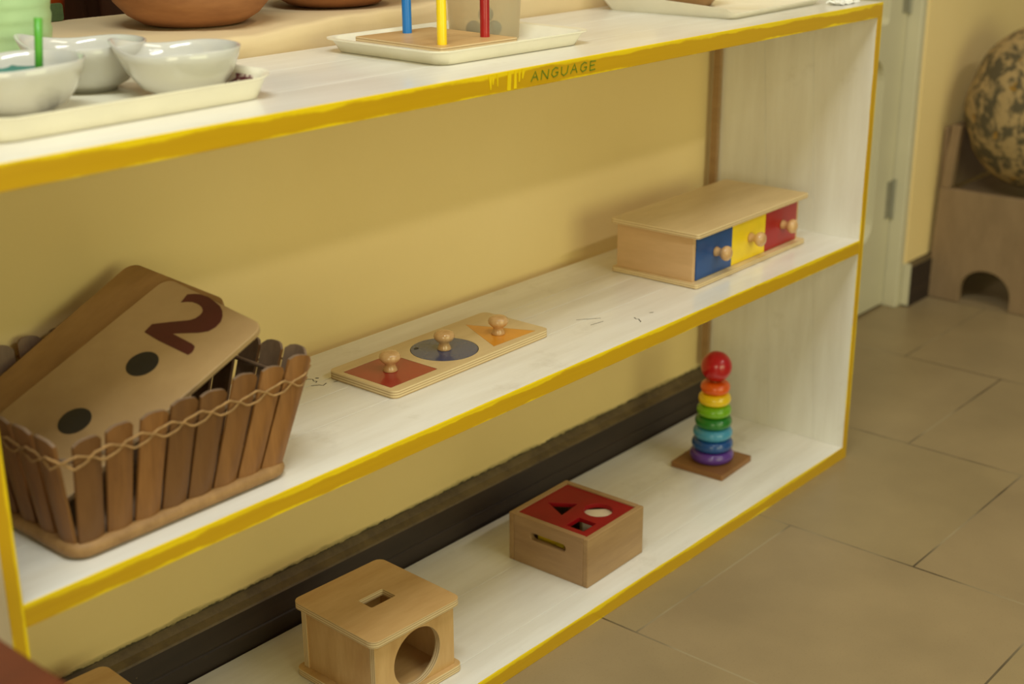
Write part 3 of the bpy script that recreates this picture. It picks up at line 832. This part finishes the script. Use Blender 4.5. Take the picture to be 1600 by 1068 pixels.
bm = bmesh.new(); lathe(bm, [(0, 0), (.030, 0), (.044, .018), (.050, .040), (.047, .040), (.040, .018), (.02, .006), (0, .005)], n=32)
o = obj('wooden_bowl', bm, M['cardwood2'], smooth=True); o.location = (1.262, .190, ZT+.0028); tag(o, 'small brown wooden bowl in the tray at the right end of the top', 'bowl')
bm = bmesh.new()
rq = random.Random(11); g = {}
for i in range(9):
    for j in range(6):
        g[i, j] = bm.verts.new((-.030+.060*i/8+rq.uniform(-.002, .002), -.011+.022*j/5+rq.uniform(-.002, .002), .003+rq.uniform(0, .007)*(1 if 0 < j < 5 else .3)))
for i in range(8):
    for j in range(5): bm.faces.new((g[i, j], g[i+1, j], g[i+1, j+1], g[i, j+1]))
r = bmesh.ops.extrude_face_region(bm, geom=bm.faces[:])
for v_ in [q for q in r['geom'] if isinstance(q, bmesh.types.BMVert)]: v_.co.z -= .0026
o = obj('paper_scrap', bm, plain('glossy_white_scrap', srgb(250, 250, 246), .15, .01, coat=1.0)); o.location = (1.4400, .0350, ZT); o.rotation_euler = (0, 0, .05); tag(o, 'shiny white crumpled scrap near the right end of the top board', 'scrap')

# ------------------------------------------------------------------ things on the sill
PP = [(a*1.05, b) for a, b in [(0, .002), (.040, .0), (.058, .004), (.074, .014), (.088, .030), (.0955, .050), (.0940, .072), (.085, .092), (.080, .100), (.084, .110), (.081, .111), (.076, .101), (.080, .090), (.088, .070), (.089, .050), (.081, .032), (.066, .018), (.045, .009), (0, .007)]]
for k, (x, y, lb) in enumerate(((.5440, .4180, 'terracotta pot on the sill behind the white bowls'), (.7900, .4420, 'terracotta pot on the sill behind the blue peg, second from left'))):
    bm = bmesh.new(); lathe(bm, PP, n=64)
    if k == 0: o0 = o = obj('clay_pot', bm, M['terracotta'], smooth=True)
    else: bm.free(); o = o0.copy(); COL.objects.link(o)
    o.location = (x, y, .7775); tag(o, lb, 'pot', 'clay pots on the sill')
bm = bmesh.new()
pf = [(0, 0), (.044, 0)] + [(.0465+.0045*i/24+.0007*math.sin(i*2.1), .004+.118*i/24) for i in range(25)] + [(.048, .122), (.043, .004), (0, .003)]
lathe(bm, pf, n=48); o = obj('plastic_cup', bm, M['mint'], smooth=True); o.location = (.2640, .3600, .7790); tag(o, 'pale mint green ribbed plastic cup on the sill at the top left', 'cup')
bm = bmesh.new(); plate(bm, rrect(-.050, .0130, 0, .0215, .004), [], 0, .004, lambda a, b, q: (a, q, b))
o = obj('chalk_board', bm, M['greenboard'], bevel=.0006); o.location = (.4590, .5830, .7765); tag(o, 'small dark green board standing on the sill behind the mint cup', 'board')
# a cabinet in the room beyond the hatch
cb = thing('cabinet', 'dark brown slatted cabinet in the room beyond the hatch', 'cabinet', (1.15, 2.10, 0), math.radians(-38))
bm = bmesh.new(); box(bm, -.9, .9, 0, .4, 0, 1.3); obj('carcass', bm, M['darkwood'], cb)
for i in range(12):
    x0 = -.88+.148*i; bm = bmesh.new(); box(bm, x0, x0+.115, -.025, -.001, .1, 1.2); obj('slat', bm, M['darkwood'], cb, bevel=.004)
bm = bmesh.new(); lathe(bm, [(0, 0), (.10, 0), (.13, .28), (.12, .28), (.09, .01), (0, .01)], n=32); o = obj('bucket', bm, M['orange'], smooth=True); o.location = (.985, 1.62, .602); 
tag(o, 'orange bucket in the room beyond the hatch, above the dark green board', 'bucket')
bm = bmesh.new(); box(bm, -.16, .16, -.16, .16, .585, .60); 
tq = thing('stool', 'dark stool under the orange bucket in the room beyond the hatch', 'stool', (.985, 1.62, 0)); obj('seat', bm, M['darkwood'], tq)
for a in (-1, 1):
    for b in (-1, 1):
        bm = bmesh.new(); box(bm, a*.13-.018, a*.13+.018, b*.13-.018, b*.13+.018, 0, .585); obj('leg', bm, M['darkwood'], tq)
bm = bmesh.new(); vs = [bm.verts.new(p) for p in ((-2.5, .5925, -.001), (4.5, .5925, -.001), (4.5, 4.0, -.001), (-2.5, 4.0, -.001))]; bm.faces.new(vs); obj('floor_beyond', bm, M['tile'])['kind'] = 'structure'
bpy.data.objects['floor_beyond'].name = 'floor_back'
bm = bmesh.new(); box(bm, -2.5, 4.5, 3.4, 3.5, 0, 2.6); struct('wall_far', bm, M['wall'])

# ------------------------------------------------------------------ chair with cushion at the right
ch = thing('low_wooden_chair', 'low brown wooden chair with an arched side panel against the wall', 'chair', (2.60, .13, 0))
def side(x0):
    bm = bmesh.new()
    out = [(-.165, 0), (-.155, .255), (.150, .255), (.158, 0)]
    arch = [(.082-.0, 0)] + [(.024+.058*math.cos(a), .030+.052*math.sin(a)) for a in [PI*i/12 for i in range(13)]] + [(-.034, 0)]
    poly = [(-.165, 0), (-.155, .255), (.150, .255), (.158, 0)] + arch
    plate(bm, poly, [], x0, x0+.02, lambda a, b, q: (q, a, b)); obj('side_panel', bm, M['chairwood'], ch, bevel=.002)
side(-.180); side(.160)
bm = bmesh.new(); box(bm, -.1595, .1595, -.150, .140, .222, .242); obj('seat', bm, M['chairwood'], ch, bevel=.002)
for x0 in (-.180, .160):
    bm = bmesh.new(); v = box(bm, x0, x0+.02, .126, .148, .2555, .395)
    for q in v:
        if q.co.z > .3: q.co.y -= .012
    obj('back_post', bm, M['chairwood'], ch, bevel=.002)
bm = bmesh.new(); box(bm, -.1595, .1595, .149, .160, .2430, .385); obj('backrest', bm, M['chairwood'], ch, bevel=.002)
bm = bmesh.new()
bmesh.ops.create_uvsphere(bm, u_segments=48, v_segments=28, radius=1)
for v in bm.verts:
    x, y, z_ = v.co
    f = lambda q, p: math.copysign(abs(q)**p, q)
    k = .80 if z_ < 0 else .92
    v.co = (x*.150, y*.150, f(z_, k)*.178)
    s_ = 1+.18*(1-z_*z_) if abs(z_) < 1 else 1
    v.co.x *= s_*.86; v.co.y *= s_*.86
    v.co.x += .003*math.sin(v.co.z*60+v.co.y*40); v.co.y += .003*math.sin(v.co.z*45+2)
o = obj('cushion', bm, M['fabric'], smooth=True); o.location = (2.515, .1150, .4440-.011+.006); tag(o, 'plump leaf-print fabric cushion on the low brown chair', 'cushion')

# red-brown table at the bottom-left, close to the camera
tt = thing('low_table', 'red-brown wooden table whose corner shows at the bottom-left, left of the shelf', 'table', (-.3400, -.3300, 0))
bm = bmesh.new(); plate(bm, rrect(-.26, .262, -.26, .330, .02), [], .4250, .4500); obj('table_top', bm, M['redbrown'], tt, bevel=.003)
bm = bmesh.new()
box(bm, -.23, .23, -.23, -.21, .36, .425); box(bm, -.23, .23, .28, .30, .36, .425); box(bm, -.23, -.21, -.21, .28, .36, .425); box(bm, .21, .23, -.21, .28, .36, .425)
obj('apron', bm, M['redbrown'], tt)
for a in (-.225, .190):
    for b in (-.225, .26):
        bm = bmesh.new(); box(bm, a, a+.036, b, b+.036, 0, .425); obj('leg', bm, M['redbrown'], tt, bevel=.003)

# ------------------------------------------------------------------ light
def area(name, loc, target, sx, sy, e, col):
    l = bpy.data.lights.new(name, 'AREA'); l.shape = 'RECTANGLE'; l.size = sx; l.size_y = sy; l.energy = e; l.color = col
    o = bpy.data.objects.new(name, l); COL.objects.link(o); o.location = loc
    o.rotation_euler = (Vector(target)-Vector(loc)).to_track_quat('-Z', 'Y').to_euler(); return o
area('ceiling_tube', (1.30, -2.40, 2.55), (1.0, -.2, .4), 1.5, .05, 15, (1, .97, .88))
area('ceiling_tube_near', (-.3, -.55, 2.60), (.3, -.1, .5), 1.2, .15, 32, (.94, 1, .96))
area('overhead_fill_right', (1.3, -.75, 2.60), (1.0, -.3, .3), 1.2, .15, 10, (1, .86, .62))  # unseen extra overhead light, added to balance the brightness
area('room_window', (.2, -3.4, 1.0), (.6, 0, .5), 2.2, 1.3, 33, (.98, 1, .54))
area('side_window', (-2.6, -2.0, 1.3), (.2, 0, .5), 1.2, 1.4, 28, (1, .93, .58))
w = bpy.data.worlds.new('world'); SC.world = w; w.use_nodes = True
bg = w.node_tree.nodes['Background']; bg.inputs[0].default_value = (1, .91, .68, 1); bg.inputs[1].default_value = .163

# ------------------------------------------------------------------ camera
cd = bpy.data.cameras.new('camera'); cam = bpy.data.objects.new('camera', cd); COL.objects.link(cam)
cam.location = (-.486578, -.974353, .977831); cam.rotation_euler = (1.226261, .005427, -.859133)
cd.sensor_fit = 'HORIZONTAL'; cd.sensor_width = 36; cd.lens = 48.70
cd.clip_start = .02; cd.dof.use_dof = True; cd.dof.focus_distance = 1.66; cd.dof.aperture_fstop = 4.0
SC.camera = cam
SC.view_settings.view_transform = 'Standard'; SC.view_settings.look = 'None'
SC.view_settings.gamma = 1; SC.view_settings.exposure = 0.0; SC.view_settings.use_curve_mapping = False
